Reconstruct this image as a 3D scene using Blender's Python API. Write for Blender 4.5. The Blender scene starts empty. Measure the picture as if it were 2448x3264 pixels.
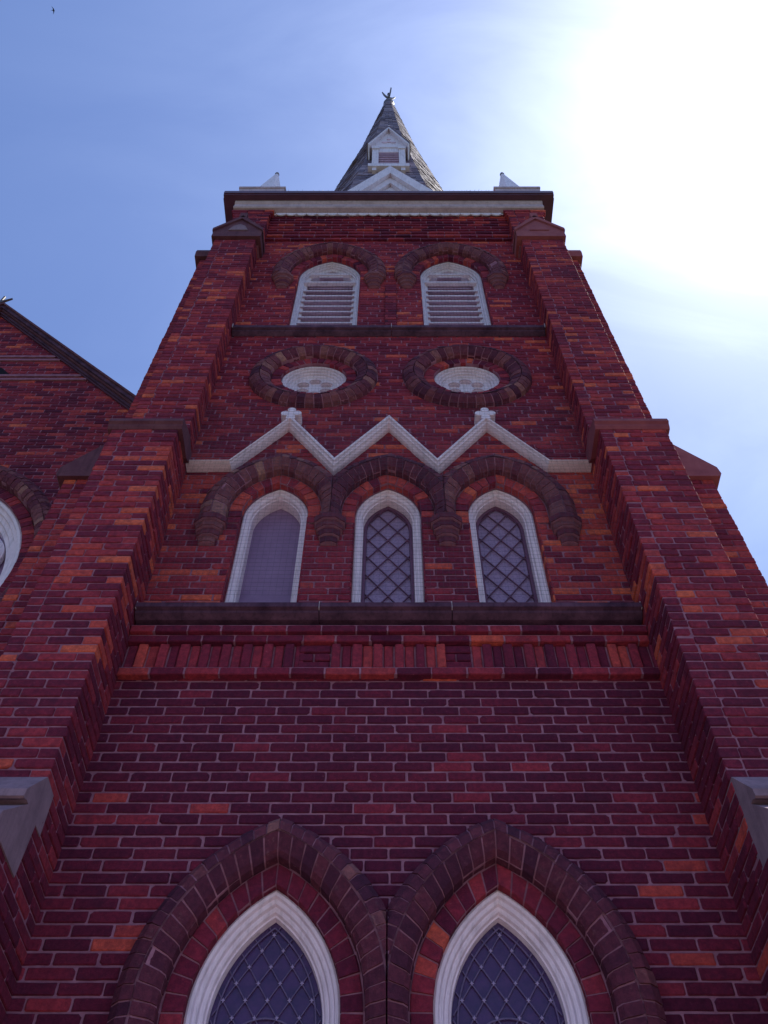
import bpy, math, random
from mathutils import Vector
random.seed(7)
R_ = math.radians
scene = bpy.context.scene
C = scene.collection

# ------------------------------------------------------------------ camera
cam_d = bpy.data.cameras.new('camera'); cam = bpy.data.objects.new('camera', cam_d); C.objects.link(cam)
cam.location = (0, 0, 1.6); cam.rotation_euler = (R_(145), 0, 0)
cam_d.sensor_fit = 'VERTICAL'; cam_d.sensor_height = 32.64; cam_d.lens = 29.5
cam_d.shift_x = -0.0046; cam_d.clip_start = 0.05; cam_d.clip_end = 3000
scene.camera = cam

# ------------------------------------------------------------------ sun, sky, exposure
SUN = Vector((0.45, 0.20, 1.075)).normalized()
elev = math.asin(SUN.z); az = math.atan2(SUN.x, SUN.y)
sd = bpy.data.lights.new('sun', 'SUN'); sd.energy = 4.0; sd.angle = R_(0.53); sd.color = (1, .95, .87)
so = bpy.data.objects.new('sun', sd); C.objects.link(so); so.location = (20, 10, 60)
so.rotation_euler = SUN.to_track_quat('Z', 'Y').to_euler()

world = bpy.data.worlds.new('World'); scene.world = world; world.use_nodes = True
nt = world.node_tree; nt.nodes.clear()
def N(nt, t, **k):
    n = nt.nodes.new(t)
    for a, b in k.items(): setattr(n, a, b)
    return n
def L(nt, a, b): nt.links.new(a, b)
def mth(nt, op, a, b=None, c=None, clamp=False):
    n = N(nt, 'ShaderNodeMath', operation=op); n.use_clamp = clamp
    for i, v in enumerate((a, b, c)):
        if v is None: continue
        if isinstance(v, (int, float)): n.inputs[i].default_value = v
        else: L(nt, v, n.inputs[i])
    return n.outputs[0]
sky = N(nt, 'ShaderNodeTexSky', sky_type='NISHITA'); sky.sun_disc = False
sky.sun_elevation = elev; sky.sun_rotation = az; sky.altitude = 200
sky.air_density = 1.15; sky.dust_density = 0.45; sky.ozone_density = 4.0
tc = N(nt, 'ShaderNodeTexCoord')
dot = N(nt, 'ShaderNodeVectorMath', operation='DOT_PRODUCT'); L(nt, tc.outputs['Generated'], dot.inputs[0]); dot.inputs[1].default_value = SUN
ang = mth(nt, 'ARCCOSINE', mth(nt, 'MINIMUM', dot.outputs['Value'], 0.99999))          # radians from the sun
# thin cirrus: noise stretched along one direction on the dome of the sky
mp = N(nt, 'ShaderNodeMapping'); mp.inputs['Rotation'].default_value = (0.3, 0.2, 0.9); mp.inputs['Scale'].default_value = (1.6, 4.2, 2.4)
L(nt, tc.outputs['Generated'], mp.inputs[0])
nz = N(nt, 'ShaderNodeTexNoise'); nz.inputs['Scale'].default_value = 1.7; nz.inputs['Detail'].default_value = 7; nz.inputs['Roughness'].default_value = .56; nz.inputs['Distortion'].default_value = .7
L(nt, mp.outputs[0], nz.inputs['Vector'])
cir = mth(nt, 'MULTIPLY_ADD', nz.outputs['Fac'], 2.6, -0.95, clamp=True)
# light scattered forward by the thin cloud: strong near the sun, weak far from it
g1 = mth(nt, 'EXPONENT', mth(nt, 'MULTIPLY', ang, -12.0))
g2 = mth(nt, 'EXPONENT', mth(nt, 'MULTIPLY', ang, -5.6))
glow = mth(nt, 'ADD', mth(nt, 'MULTIPLY', g1, 8.5), mth(nt, 'MULTIPLY', g2, mth(nt, 'MULTIPLY_ADD', cir, 7.0, 4.4)))
glow = mth(nt, 'ADD', glow, mth(nt, 'MULTIPLY', cir, 0.04))
cmb = N(nt, 'ShaderNodeVectorMath', operation='SCALE'); cmb.inputs[0].default_value = (.80, .90, 1.0); L(nt, glow, cmb.inputs['Scale'])
tnt = N(nt, 'ShaderNodeVectorMath', operation='MULTIPLY'); L(nt, sky.outputs[0], tnt.inputs[0]); tnt.inputs[1].default_value = (.88, .86, 1.02)
add = N(nt, 'ShaderNodeVectorMath', operation='ADD'); L(nt, tnt.outputs[0], add.inputs[0]); L(nt, cmb.outputs[0], add.inputs[1])
bg = N(nt, 'ShaderNodeBackground'); bg.inputs['Strength'].default_value = 0.12; L(nt, add.outputs[0], bg.inputs['Color'])
wo = N(nt, 'ShaderNodeOutputWorld'); L(nt, bg.outputs[0], wo.inputs['Surface'])
scene.view_settings.view_transform = 'Standard'; scene.view_settings.look = 'None'
scene.view_settings.gamma = 1; scene.view_settings.exposure = 0.64

# ------------------------------------------------------------------ materials
def newmat(name):
    m = bpy.data.materials.new(name); m.use_nodes = True
    return m, m.node_tree, m.node_tree.nodes['Principled BSDF']
def noise(nt, scale, detail=4, rough=.55, vec=None):
    n = N(nt, 'ShaderNodeTexNoise'); n.inputs['Scale'].default_value = scale; n.inputs['Detail'].default_value = detail; n.inputs['Roughness'].default_value = rough
    if vec is None:
        g = N(nt, 'ShaderNodeNewGeometry'); vec = g.outputs['Position']
    L(nt, vec, n.inputs['Vector']); return n.outputs['Fac']
def ramp(nt, fac, stops):
    r = N(nt, 'ShaderNodeValToRGB'); e = r.color_ramp.elements
    while len(e) < len(stops): e.new(.5)
    for i, (p, c) in enumerate(stops): e[i].position = p; e[i].color = (*c, 1)
    L(nt, fac, r.inputs[0]); return r.outputs[0]
def mix(nt, fac, a, b, mode='MIX'):
    n = N(nt, 'ShaderNodeMix', data_type='RGBA', blend_type=mode)
    for i, v in ((0, fac), (6, a), (7, b)):
        if isinstance(v, (int, float)): n.inputs[i].default_value = v
        elif isinstance(v, tuple): n.inputs[i].default_value = (*v, 1)
        else: L(nt, v, n.inputs[i])
    return n.outputs[2]
def bump(nt, bs, h, s=.3, d=.01):
    b = N(nt, 'ShaderNodeBump'); b.inputs['Strength'].default_value = s; b.inputs['Distance'].default_value = d
    L(nt, h, b.inputs['Height']); L(nt, b.outputs[0], bs.inputs['Normal'])

def brick_mat(name, stops, stain=(.065, .012, .035), stain_amt=.55, lime_amt=0):
    m, nt, bs = newmat(name)
    at = N(nt, 'ShaderNodeAttribute'); at.attribute_name = 'tint'
    base = ramp(nt, at.outputs['Fac'], stops)
    mott = noise(nt, 30, 7, .75)
    col = mix(nt, mth(nt, 'MULTIPLY_ADD', mott, 4.2, -1.75, clamp=True), base, mix(nt, 1.0, base, (1.75, 1.8, 1.5), 'MULTIPLY'))
    big = noise(nt, 9, 5, .7)
    col = mix(nt, mth(nt, 'MULTIPLY', mth(nt, 'MULTIPLY_ADD', big, 4.5, -2.3, clamp=True), stain_amt), col, stain)
    g = N(nt, 'ShaderNodeNewGeometry'); mp = N(nt, 'ShaderNodeMapping'); mp.inputs['Scale'].default_value = (1.6, 1.6, .5); L(nt, g.outputs['Position'], mp.inputs[0])
    soot = mth(nt, 'MULTIPLY_ADD', noise(nt, 1.0, 6, .7, mp.outputs[0]), 4.0, -1.9, clamp=True)
    col = mix(nt, mth(nt, 'MULTIPLY', soot, .45), col, mix(nt, 1.0, col, (.40, .36, .55), 'MULTIPLY'))
    lime = noise(nt, 60, 3, .7)
    col = mix(nt, mth(nt, 'MULTIPLY_ADD', lime, 6, -4.1, clamp=True), col, (.30, .17, .19))
    if lime_amt:
        pt = mth(nt, 'MULTIPLY_ADD', noise(nt, 26, 7, .8), 7, -3.9, clamp=True)
        col = mix(nt, mth(nt, 'MULTIPLY', pt, mth(nt, 'MULTIPLY_ADD', at.outputs['Fac'], .8, .04, clamp=True)), col, (.34, .20, .19))
    L(nt, col, bs.inputs['Base Color']); bs.inputs['Roughness'].default_value = .85
    bs.inputs['Specular IOR Level'].default_value = .25
    bump(nt, bs, noise(nt, 90, 7, .75), .8, .009)
    return m
BR = brick_mat('red_brick', [(0, (.070, .005, .025)), (.3, (.145, .011, .033)), (.55, (.250, .024, .042)), (.78, (.39, .052, .046)), (1, (.50, .095, .055))])
DK = brick_mat('dark_moulded_brick', [(0, (.048, .009, .028)), (.4, (.105, .020, .040)), (.75, (.18, .06, .07)), (1, (.31, .16, .135))], lime_amt=1)
def plain(name, c1, c2, rough=.7, ns=6, bs_=80, bstr=.2, spec=.3, streak=False):
    m, nt, bs = newmat(name)
    f = noise(nt, ns, 6, .65)
    f = mth(nt, 'MULTIPLY_ADD', f, 2.6, -.8, clamp=True)
    col = mix(nt, f, c1, c2)
    if streak:
        g = N(nt, 'ShaderNodeNewGeometry'); mp = N(nt, 'ShaderNodeMapping'); mp.inputs['Scale'].default_value = (30, 30, 2.5)
        L(nt, g.outputs['Position'], mp.inputs[0])
        s = noise(nt, 1.0, 5, .7, mp.outputs[0])
        col = mix(nt, mth(nt, 'MULTIPLY', mth(nt, 'MULTIPLY_ADD', s, 4, -2.0, clamp=True), .6), col, tuple(v * .42 for v in c1))
    L(nt, col, bs.inputs['Base Color']); bs.inputs['Roughness'].default_value = rough; bs.inputs['Specular IOR Level'].default_value = spec
    bump(nt, bs, noise(nt, bs_, 4, .6), bstr, .006)
    return m
MO = plain('mortar', (.37, .17, .23), (.22, .085, .13), .95, 14, 200, .5, .1)
MOL = plain('pale_pointing', (.55, .48, .52), (.40, .33, .38), .9, 20, 100, .3, .1)
WH = plain('white_painted_stone', (.86, .73, .81), (.70, .58, .66), .65, 7, 90, .25, .3, True)
WW = plain('white_painted_wood', (.85, .76, .85), (.70, .61, .70), .55, 9, 60, .15, .35, True)
SILL = plain('sooty_sandstone', (.035, .013, .032), (.14, .062, .105), .85, 5, 70, .5, .2, True)
STONE = plain('grey_limestone', (.30, .19, .23), (.19, .12, .15), .85, 5, 60, .5, .2, True)
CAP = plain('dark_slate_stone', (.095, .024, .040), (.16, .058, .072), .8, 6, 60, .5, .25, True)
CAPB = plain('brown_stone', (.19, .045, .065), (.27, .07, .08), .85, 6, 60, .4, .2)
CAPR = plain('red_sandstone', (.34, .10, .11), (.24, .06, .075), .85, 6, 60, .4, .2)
SLATE = None
FRZ = plain('weathered_cornice_paint', (.58, .45, .50), (.42, .31, .35), .7, 8, 60, .2, .2, True)
GUT = plain('dark_gutter_paint', (.11, .035, .065), (.07, .022, .045), .45, 5, 30, .1, .4)
DW = plain('brown_window_wood', (.16, .06, .12), (.11, .04, .085), .55, 12, 60, .2, .35)
LV = plain('louvre_paint', (.80, .60, .72), (.62, .44, .55), .65, 10, 60, .2, .25, True)
MET = plain('galvanised_metal', (.42, .40, .42), (.30, .28, .30), .4, 10, 60, .1, .5)
DMET = plain('dark_metal', (.06, .045, .05), (.11, .07, .06), .5, 10, 60, .2, .5)
WIRE = plain('net_cord', (.075, .07, .10), (.10, .09, .13), .8, 10, 60, 0, .1)
VOID = plain('dark_interior', (.012, .01, .015), (.02, .015, .022), .9, 5, 20, 0, .1)
LEADP = plain('pale_solder', (.34, .26, .42), (.25, .18, .32), .5, 20, 60, .2, .4)
LEAD = plain('pale_lead', (.15, .10, .20), (.08, .05, .12), .5, 20, 60, .2, .4)
BIRD = plain('bird_feathers', (.02, .02, .025), (.035, .03, .035), .8, 20, 60, 0, .2)
def glass_mat(name, c1, c2, rough, sc):
    m, nt, bs = newmat(name)
    f = mth(nt, 'MULTIPLY_ADD', noise(nt, sc, 5, .7), 2.4, -.7, clamp=True)
    L(nt, mix(nt, f, c1, c2), bs.inputs['Base Color']); bs.inputs['Roughness'].default_value = rough
    bs.inputs['Specular IOR Level'].default_value = .5
    bump(nt, bs, noise(nt, sc * 1.5, 3, .6), .5, .01)
    return m
GL_PLAIN = glass_mat('plain_cover_glass', (.19, .10, .20), (.27, .16, .28), .5, 5)
GL_OBS = glass_mat('obscured_glass', (.20, .12, .24), (.38, .27, .42), .5, 55)
GL_LOW = glass_mat('stained_glass_unlit', (.03, .010, .07), (.07, .022, .11), .45, 12)
def slate_mat():
    m, nt, bs = newmat('slate_shingle')
    at = N(nt, 'ShaderNodeAttribute'); at.attribute_name = 'tint'
    base = ramp(nt, at.outputs['Fac'], [(0, (.085, .05, .08)), (.5, (.15, .095, .13)), (1, (.34, .25, .29))])
    col = mix(nt, mth(nt, 'MULTIPLY_ADD', noise(nt, 6, 5, .7), 3, -1.2, clamp=True), base, mix(nt, 1.0, base, (.7, .65, .75), 'MULTIPLY'))
    L(nt, col, bs.inputs['Base Color']); bs.inputs['Roughness'].default_value = .6
    bump(nt, bs, noise(nt, 30, 4, .6), .5, .01); return m
SLATE = slate_mat()
def ground_mat(name, a, b, sc):
    return plain(name, a, b, .95, sc, 30, .6, .1)

# ------------------------------------------------------------------ mesh builder and object helpers
class MB:
    def __init__(s): s.v = []; s.f = []; s.m = []; s.t = []; s.mats = []
    def mi(s, m):
        if m not in s.mats: s.mats.append(m)
        return s.mats.index(m)
    def add(s, vs, fs, m, t=.5):
        o = len(s.v); s.v += [tuple(p) for p in vs]; k = s.mi(m)
        for f in fs: s.f.append(tuple(i + o for i in f)); s.m.append(k); s.t.append(t)
    def box(s, x0, x1, y0, y1, z0, z1, m, t=.5):
        vs = [(x, y, z) for z in (z0, z1) for y in (y0, y1) for x in (x0, x1)]
        s.add(vs, [(0, 2, 3, 1), (4, 5, 7, 6), (0, 1, 5, 4), (2, 6, 7, 3), (0, 4, 6, 2), (1, 3, 7, 5)], m, t)
    def hull8(s, vs, m, t=.5):
        s.add(vs, [(0, 2, 3, 1), (4, 5, 7, 6), (0, 1, 5, 4), (2, 6, 7, 3), (0, 4, 6, 2), (1, 3, 7, 5)], m, t)
    def prism(s, poly, axis, a, b, m, t=.5):
        # poly: 2D outline; axis 'x': outline (y,z); 'y': outline (x,z)
        P = (lambda p, q: (q, p[0], p[1])) if axis == 'x' else ((lambda p, q: (p[0], q, p[1])) if axis == 'y' else (lambda p, q: (p[0], p[1], q)))
        n = len(poly); vs = [P(p, a) for p in poly] + [P(p, b) for p in poly]
        s.add(vs, [tuple(range(n)), tuple(range(2 * n - 1, n - 1, -1))] + [(i, i + n, (i + 1) % n + n, (i + 1) % n) for i in range(n)], m, t)
    def bar(s, p, q, r, m, n=5, r2=None, t=.5):
        p = Vector(p); q = Vector(q); d = (q - p).normalized(); r2 = r if r2 is None else r2
        u = d.orthogonal().normalized(); w = d.cross(u)
        vs = []
        for c, rr in ((p, r), (q, r2)):
            for i in range(n):
                a = 2 * math.pi * i / n; vs.append(c + u * (rr * math.cos(a)) + w * (rr * math.sin(a)))
        s.add(vs, [(i, (i + 1) % n, (i + 1) % n + n, i + n) for i in range(n)] + [tuple(range(n - 1, -1, -1)), tuple(range(n, 2 * n))], m, t)
    def lathe(s, prof, cx, cy, n, m, rot=0, t=.5, sq=1):
        vs = []
        for r, z in prof:
            for i in range(n):
                a = rot + 2 * math.pi * i / n; vs.append((cx + r * math.cos(a), cy + r * math.sin(a), z))
        k = len(prof); fs = [(j * n + i, j * n + (i + 1) % n, (j + 1) * n + (i + 1) % n, (j + 1) * n + i) for j in range(k - 1) for i in range(n)]
        fs += [tuple(range(n - 1, -1, -1)), tuple(range((k - 1) * n, k * n))]
        s.add(vs, fs, m, t)
    def build(s, name, parent=None, smooth=False):
        me = bpy.data.meshes.new(name); me.from_pydata(s.v, [], s.f)
        for m in s.mats: me.materials.append(m)
        me.polygons.foreach_set('material_index', s.m)
        a = me.attributes.new('tint', 'FLOAT', 'FACE'); a.data.foreach_set('value', s.t)
        if smooth: me.polygons.foreach_set('use_smooth', [True] * len(s.f))
        me.update()
        o = bpy.data.objects.new(name, me); C.objects.link(o)
        if parent: 
            o.parent = parent; o.matrix_parent_inverse = Matrix_inv(parent)
        return o
def Matrix_inv(p):
    from mathutils import Matrix
    loc = Vector((0, 0, 0)); q = p
    while q is not None:
        # every parent's own location counts once; only the top Empty is moved
        if q.type == 'EMPTY': loc += q.location
        q = q.parent
    return Matrix.Translation(-loc) if p.type == 'EMPTY' else Matrix.Identity(4)
def empty(name, loc, label, cat, group=None):
    o = bpy.data.objects.new(name, None); C.objects.link(o); o.location = loc; o['label'] = label; o['category'] = cat
    if group: o['group'] = group
    return o
def tag(o, label=None, cat=None, kind=None, group=None):
    if label: o['label'] = label
    if cat: o['category'] = cat
    if kind: o['kind'] = kind
    if group: o['group'] = group
    return o

# one brick with chamfered arrises; frame: origin o, axes U (along), N (outward); rectangle u0..u1, z0..z1
def brick(mb, o, U, Nn, u0, u1, z0, z1, proud, depth, t, mat=None):
    j = lambda a=.0024: random.uniform(-a, a)
    pr = proud + j(.0022)
    c = .0055
    def P(u, z, n): return (o[0] + U[0] * u + Nn[0] * n, o[1] + U[1] * u + Nn[1] * n, z)
    u0 += j(); u1 += j(); z0 += j(.001); z1 += j(.001)
    L_ = u1 - u0; k = .006 if L_ > .05 else .002
    ch = [k * random.uniform(.2, 1.3) if random.random() < .93 else min(.016, L_ * .2) for _ in range(4)]
    ou = [(u0 + ch[0], z0), (u0 + L_ * .35, z0 + j(.0018)), (u0 + L_ * .68, z0 + j(.0018)), (u1 - ch[1], z0), (u1, z0 + ch[1]), (u1 + j(), (z0 + z1) / 2), (u1, z1 - ch[2]), (u1 - ch[2], z1),
          (u0 + L_ * .66, z1 + j(.0018)), (u0 + L_ * .33, z1 + j(.0018)), (u0 + ch[3], z1), (u0, z1 - ch[3]), (u0 + j(), (z0 + z1) / 2), (u0, z0 + ch[0])]
    n = len(ou); uc = (u0 + u1) / 2; zc = (z0 + z1) / 2
    lo = [P(u, z, -depth) for u, z in ou]; mi = [P(u, z, pr - c) for u, z in ou]
    tilt = j(.0015); fr = []
    for u, z in ou:
        ku = max(0, 1 - (c + abs(j(.002))) / max(.01, (u1 - u0) / 2)); kz = 1 - (c * .8 + abs(j(.0015))) / ((z1 - z0) / 2)
        fr.append(P(uc + (u - uc) * ku, zc + (z - zc) * kz, pr + tilt * (u - uc) / max(.02, L_ / 2) + j(.0006)))
    fs = [tuple(range(2 * n, 3 * n))]
    for i in range(n):
        q = (i + 1) % n; fs += [(i, q, n + q, n + i), (n + i, n + q, 2 * n + q, 2 * n + i)]
    mb.add(lo + mi + fr, fs, mat or BR, t)
BL, BH, JO = .2265, .0722, .0115
def row(mb, o, U, Nn, a, b, z0, h, shift, tintf, proud=.0, depth=.05, mat=None):
    """fill one course a..b with bricks"""
    if b - a < .02: return
    x = math.floor((a - shift) / BL) * BL + shift
    cuts = []
    while x < b + BL:
        cuts.append(x + random.uniform(-.012, .012)); x += BL
    cuts = [c for c in cuts if a + .05 < c < b - .05]
    e = [a] + cuts + [b]
    for i in range(len(e) - 1):
        l = e[i] + (JO / 2 if i else .002); r = e[i + 1] - (JO / 2 if i < len(e) - 2 else .002)
        brick(mb, o, U, Nn, l, r, z0 + JO / 2, z0 + h - JO / 2, proud, depth, tintf((l + r) / 2, z0), mat)

# ------------------------------------------------------------------ arch geometry
class Arch:
    """pointed arch: centre cx, springing z0, half width h, rise r; delta grows outward"""
    def __init__(s, cx, z0, h, rise, zb):
        s.cx = cx; s.z0 = z0; s.h = h; s.zb = zb
        s.c = (rise * rise / h - h) / 2; s.R = h + s.c
    def pos(s, side, q, d):
        # q<0: metres below the springing, 0..1: fraction of the arc
        if q <= 0: return (s.cx + side * (s.h + d), s.z0 + q)
        R = s.R + d; tm = math.acos(min(1, s.c / R)) * q
        return (s.cx + side * (R * math.cos(tm) - s.c), s.z0 + R * math.sin(tm))
    def half(s, z, d):
        if z <= s.z0: return s.h + d
        R = s.R + d; k = R * R - (z - s.z0) ** 2
        return max(0, math.sqrt(k) - s.c) if k > 0 else 0
    def top(s, d=0): return s.z0 + math.sqrt((s.R + d) ** 2 - s.c ** 2)
    def arclen(s, d): return (s.R + d) * math.acos(s.c / (s.R + d))
class Ring:
    def __init__(s, cx, cz, r): s.cx = cx; s.cz = cz; s.r = r
    def pos(s, side, q, d):
        a = 2 * math.pi * q; return (s.cx + (s.r + d) * math.cos(a), s.cz + (s.r + d) * math.sin(a))
def sweep(mb, posf, side, q0, q1, n, prof, mat, t=.5, caps=True, clampx=None, jit=0):
    """prof: list of (delta, y). runs from q0 to q1 in n steps"""
    vs = []; k = len(prof)
    oy = random.uniform(-1.6, 1.2) * jit
    jd = [(random.uniform(-jit, jit), random.uniform(-jit, jit) + oy) for _ in prof]
    for i in range(n + 1):
        q = q0 + (q1 - q0) * i / n
        for (d, y), (a, b) in zip(prof, jd):
            x, z = posf(side, q, d + a)
            if clampx: x = min(max(x, clampx[0]), clampx[1])
            vs.append((x, y + b, z))
    fs = [(i * k + j, i * k + j + 1, (i + 1) * k + j + 1, (i + 1) * k + j) for i in range(n) for j in range(k - 1)]
    if side > 0: fs = [f[::-1] for f in fs]
    if caps: fs += [tuple(range(k)), tuple(range(n * k + k - 1, n * k - 1, -1))]
    mb.add(vs, fs, mat, t)
def voussoirs(mb, A, prof, down, width, mat, tf, clampx=None, mortar=True, jit=.003, n_sub=2):
    dm = prof[len(prof) // 2][0]
    for side in (-1, 1):
        L_ = A.arclen(dm); n = max(3, round(L_ / width))
        g = .0055 / L_
        for i in range(n):
            q0 = max(i / n + g, 1e-5); q1 = (i + 1) / n - g * (0.7)
            sweep(mb, A.pos, side, q0, q1, n_sub, prof, mat, tf(), clampx=clampx, jit=jit)
        m = round(down / BH) if down > 0 else 0
        for i in range(m):
            sweep(mb, A.pos, side, -(i + 1) * down / m + .005, -i * down / m - .005, 1, prof, mat, tf(), clampx=clampx, jit=jit)
        if mortar:
            pm = [(d + (.006 if j == 0 else (-.006 if j == len(prof) - 1 else 0)), y + .007) for j, (d, y) in enumerate(prof)]
            sweep(mb, A.pos, side, 1e-5, 1, 22, pm, MO, clampx=clampx)
            if m: sweep(mb, A.pos, side, -down, 0, 1, pm, MO, clampx=clampx)
def ring_voussoirs(mb, A, prof, width, mat, tf, r=None, jit=.003):
    dm = prof[len(prof) // 2][0]; Lc = 2 * math.pi * (A.r + dm); n = round(Lc / width); g = .0055 / Lc
    for i in range(n):
        sweep(mb, A.pos, -1, i / n + g, (i + 1) / n - g, 2, prof[::-1], mat, tf(), jit=jit)
    pm = [(d, y + .007) for d, y in prof][::-1]
    sweep(mb, A.pos, -1, 0, 1, 72, pm, MO, caps=False)

YW = 4.30                                   # face of the tower's front wall
CXT = 0.0
low = [Arch(-.58, 3.75, .36, .65, 1.3), Arch(.562, 3.75, .36, .65, 1.3)]
mid = [Arch(-.922, 7.75, .268, .43, 6.485), Arch(-.006, 7.75, .268, .43, 6.485), Arch(.912, 7.75, .268, .43, 6.485)]
bel = [Arch(-.755, 13.06, .395, .62, 11.27), Arch(.795, 13.06, .395, .62, 11.27)]
ocu = [Ring(-.765, 10.14, .338), Ring(.80, 10.14, .338)]
CUT = .2
def holes(z):
    out = []
    zc = z + BH / 2
    for A, zr in [(a, 3.2) for a in low] + [(a, 7.585) for a in mid] + [(a, 12.85) for a in bel]:
        if A.zb - .03 < zc < A.top(CUT):
            w = A.half(zc, CUT if zc > zr else 0.0)
            if w > .01: out.append((A.cx - w, A.cx + w))
    for r in ocu:
        k = (r.r + .2) ** 2 - (zc - r.cz) ** 2
        if k > 0: out.append((r.cx - math.sqrt(k), r.cx + math.sqrt(k)))
    out.sort(); m = []
    for a, b in out:
        if m and a < m[-1][1] + .01: m[-1] = (m[-1][0], max(b, m[-1][1]))
        else: m.append((a, b))
    return m
def pick(w):
    """w: weights for dark, maroon, red, orange, bright"""
    r = random.random() * sum(w); k = 0
    while r > w[k]: r -= w[k]; k += 1
    lo, hi = [(0, .16), (.16, .4), (.4, .62), (.62, .84), (.84, 1)][k]
    return random.uniform(lo, hi)
from mathutils import noise as mn
def soften(t, x, z, y=0):
    m = .5 + .5 * mn.noise(Vector((x * .9 + 7, z * .9, y + 3)))       # patches of like bricks
    lift = -.17 if z < 5.8 and abs(x) < 1.8 else (.10 if z > 6.4 else 0)      # bricks darker low down, redder above; shade below and flare haze above painted in
    return min(1, max(0, t * (.66 if t < .8 else .85) + .05 + (m - .36) * .34 + lift))
def wall_tint(x, z): return soften(wall_tint0(x, z), x, z)
def b_tint(x, z): return soften(b_tint0(x, z), x, z, 5)
def wall_tint0(x, z):
    ax = abs(x)
    if z < 5.85:
        if ax > 1.2 and z < 5: return pick((7, 4, 1.6, .9, .3))
        return pick((8, 6, .8, .2, .22))
    if z < 6.3: return pick((2, 4, 5, 2, .2))
    if z < 8.25:
        if .27 < abs(x - 0) < .66: return pick((6, 4, 1.2, .3, 0))
        return pick((1.3, 1.5, 3, 6, 1.5))
    if z < 8.95:
        # red inside the chevrons, plum above them
        d = min(abs(x + .907), abs(x), abs(x - .9))
        if z < 9.0 - d * 1.62: return pick((.3, 1, 4, 5, .5))
        return pick((5, 5, 2, .6, .1)) if ax < 1.35 else pick((3, 4, 3, 2, .2))
    if z < 11: return pick((4, 5, 3, 1.3, .25))
    return pick((2.2, 4, 5, 2.2, .3))

# ================================================================== the tower
tower = empty('church_tower', (0, 6.1, 0), 'tall red brick church tower with white trimmed windows and a slate spire', 'church tower')
def fy(y=YW): return (0, y, 0)
w = MB()
nc = int(15.35 / BH)
for i in range(nc):
    z = i * BH; hs = holes(z); e = -1.80; segs = []
    for a, b in hs: segs.append((e, a)); e = b
    segs.append((e, 1.80))
    sh = (0 if i % 2 else BL / 2) + .03 * math.sin(i * 1.7)
    for a, b in segs:
        if b - a < .02: continue
        row(w, fy(), (1, 0), (0, -1), a, b, z, BH, sh, wall_tint, 0.0, .03)
        w.box(a, b, YW + .0075, YW + .06, z, z + BH, MO)
w.build('wall', tower)
# the three hidden sides of the shaft and its core behind the windows
w = MB()
for (x0, x1, y0, y1) in ((-2.2, -1.80, 4.45, 8.2), (1.80, 2.2, 4.45, 8.2), (-1.8, 1.8, 7.9, 8.2)):
    w.box(x0, x1, y0, y1, 0, 15.35, BR, .4)
w.box(-1.8, 1.8, 4.75, 4.80, 0, 15.35, VOID)
w.build('shaft', tower)

# ---- buttresses, built as courses of bricks round a mortar core
def b_tint0(x, z):
    if z > 8.4: return pick((2.6, 4, 4, 2.3, .4))
    if z > 5.6: return pick((3.2, 3, 3.2, 2.8, .5))
    return pick((7, 5, 1.6, .8, .35))
def pier(mb, x0, x1, y0, y1, z0, z1, sides, tf):
    """brick pier; sides: string of F (front -y), L (-x), R (+x)"""
    z0 = round(z0 / BH) * BH; z1 = round(z1 / BH) * BH
    mb.box(x0 + .008, x1 - .008, y0 + .008, y1, z0, z1, MO)
    T = .105; k0 = round(z0 / BH); k1 = round(z1 / BH)
    for i in range(k0, k1):
        z = i * BH; odd = i % 2
        jx = random.uniform(-.003, .003)
        a, b = x0, x1; s = y0
        if 'F' in sides:
            l = x0 + (T if (odd and 'L' in sides) else 0); r = x1 - (T if (odd and 'R' in sides) else 0)
            row(mb, (0, y0, 0), (1, 0), (0, -1), l, r, z, BH, (0 if odd else BL / 2) + x0, tf, random.uniform(-.002, .002), .1)
            s = y0 + (0 if odd else T)
        if 'L' in sides: row(mb, (x0, 0, 0), (0, 1), (-1, 0), s, y1, z, BH, y0 + (0 if odd else T), tf, jx, .1)
        if 'R' in sides: row(mb, (x1, 0, 0), (0, 1), (1, 0), s, y1, z, BH, y0 + (0 if odd else T), tf, jx, .1)
    
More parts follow.
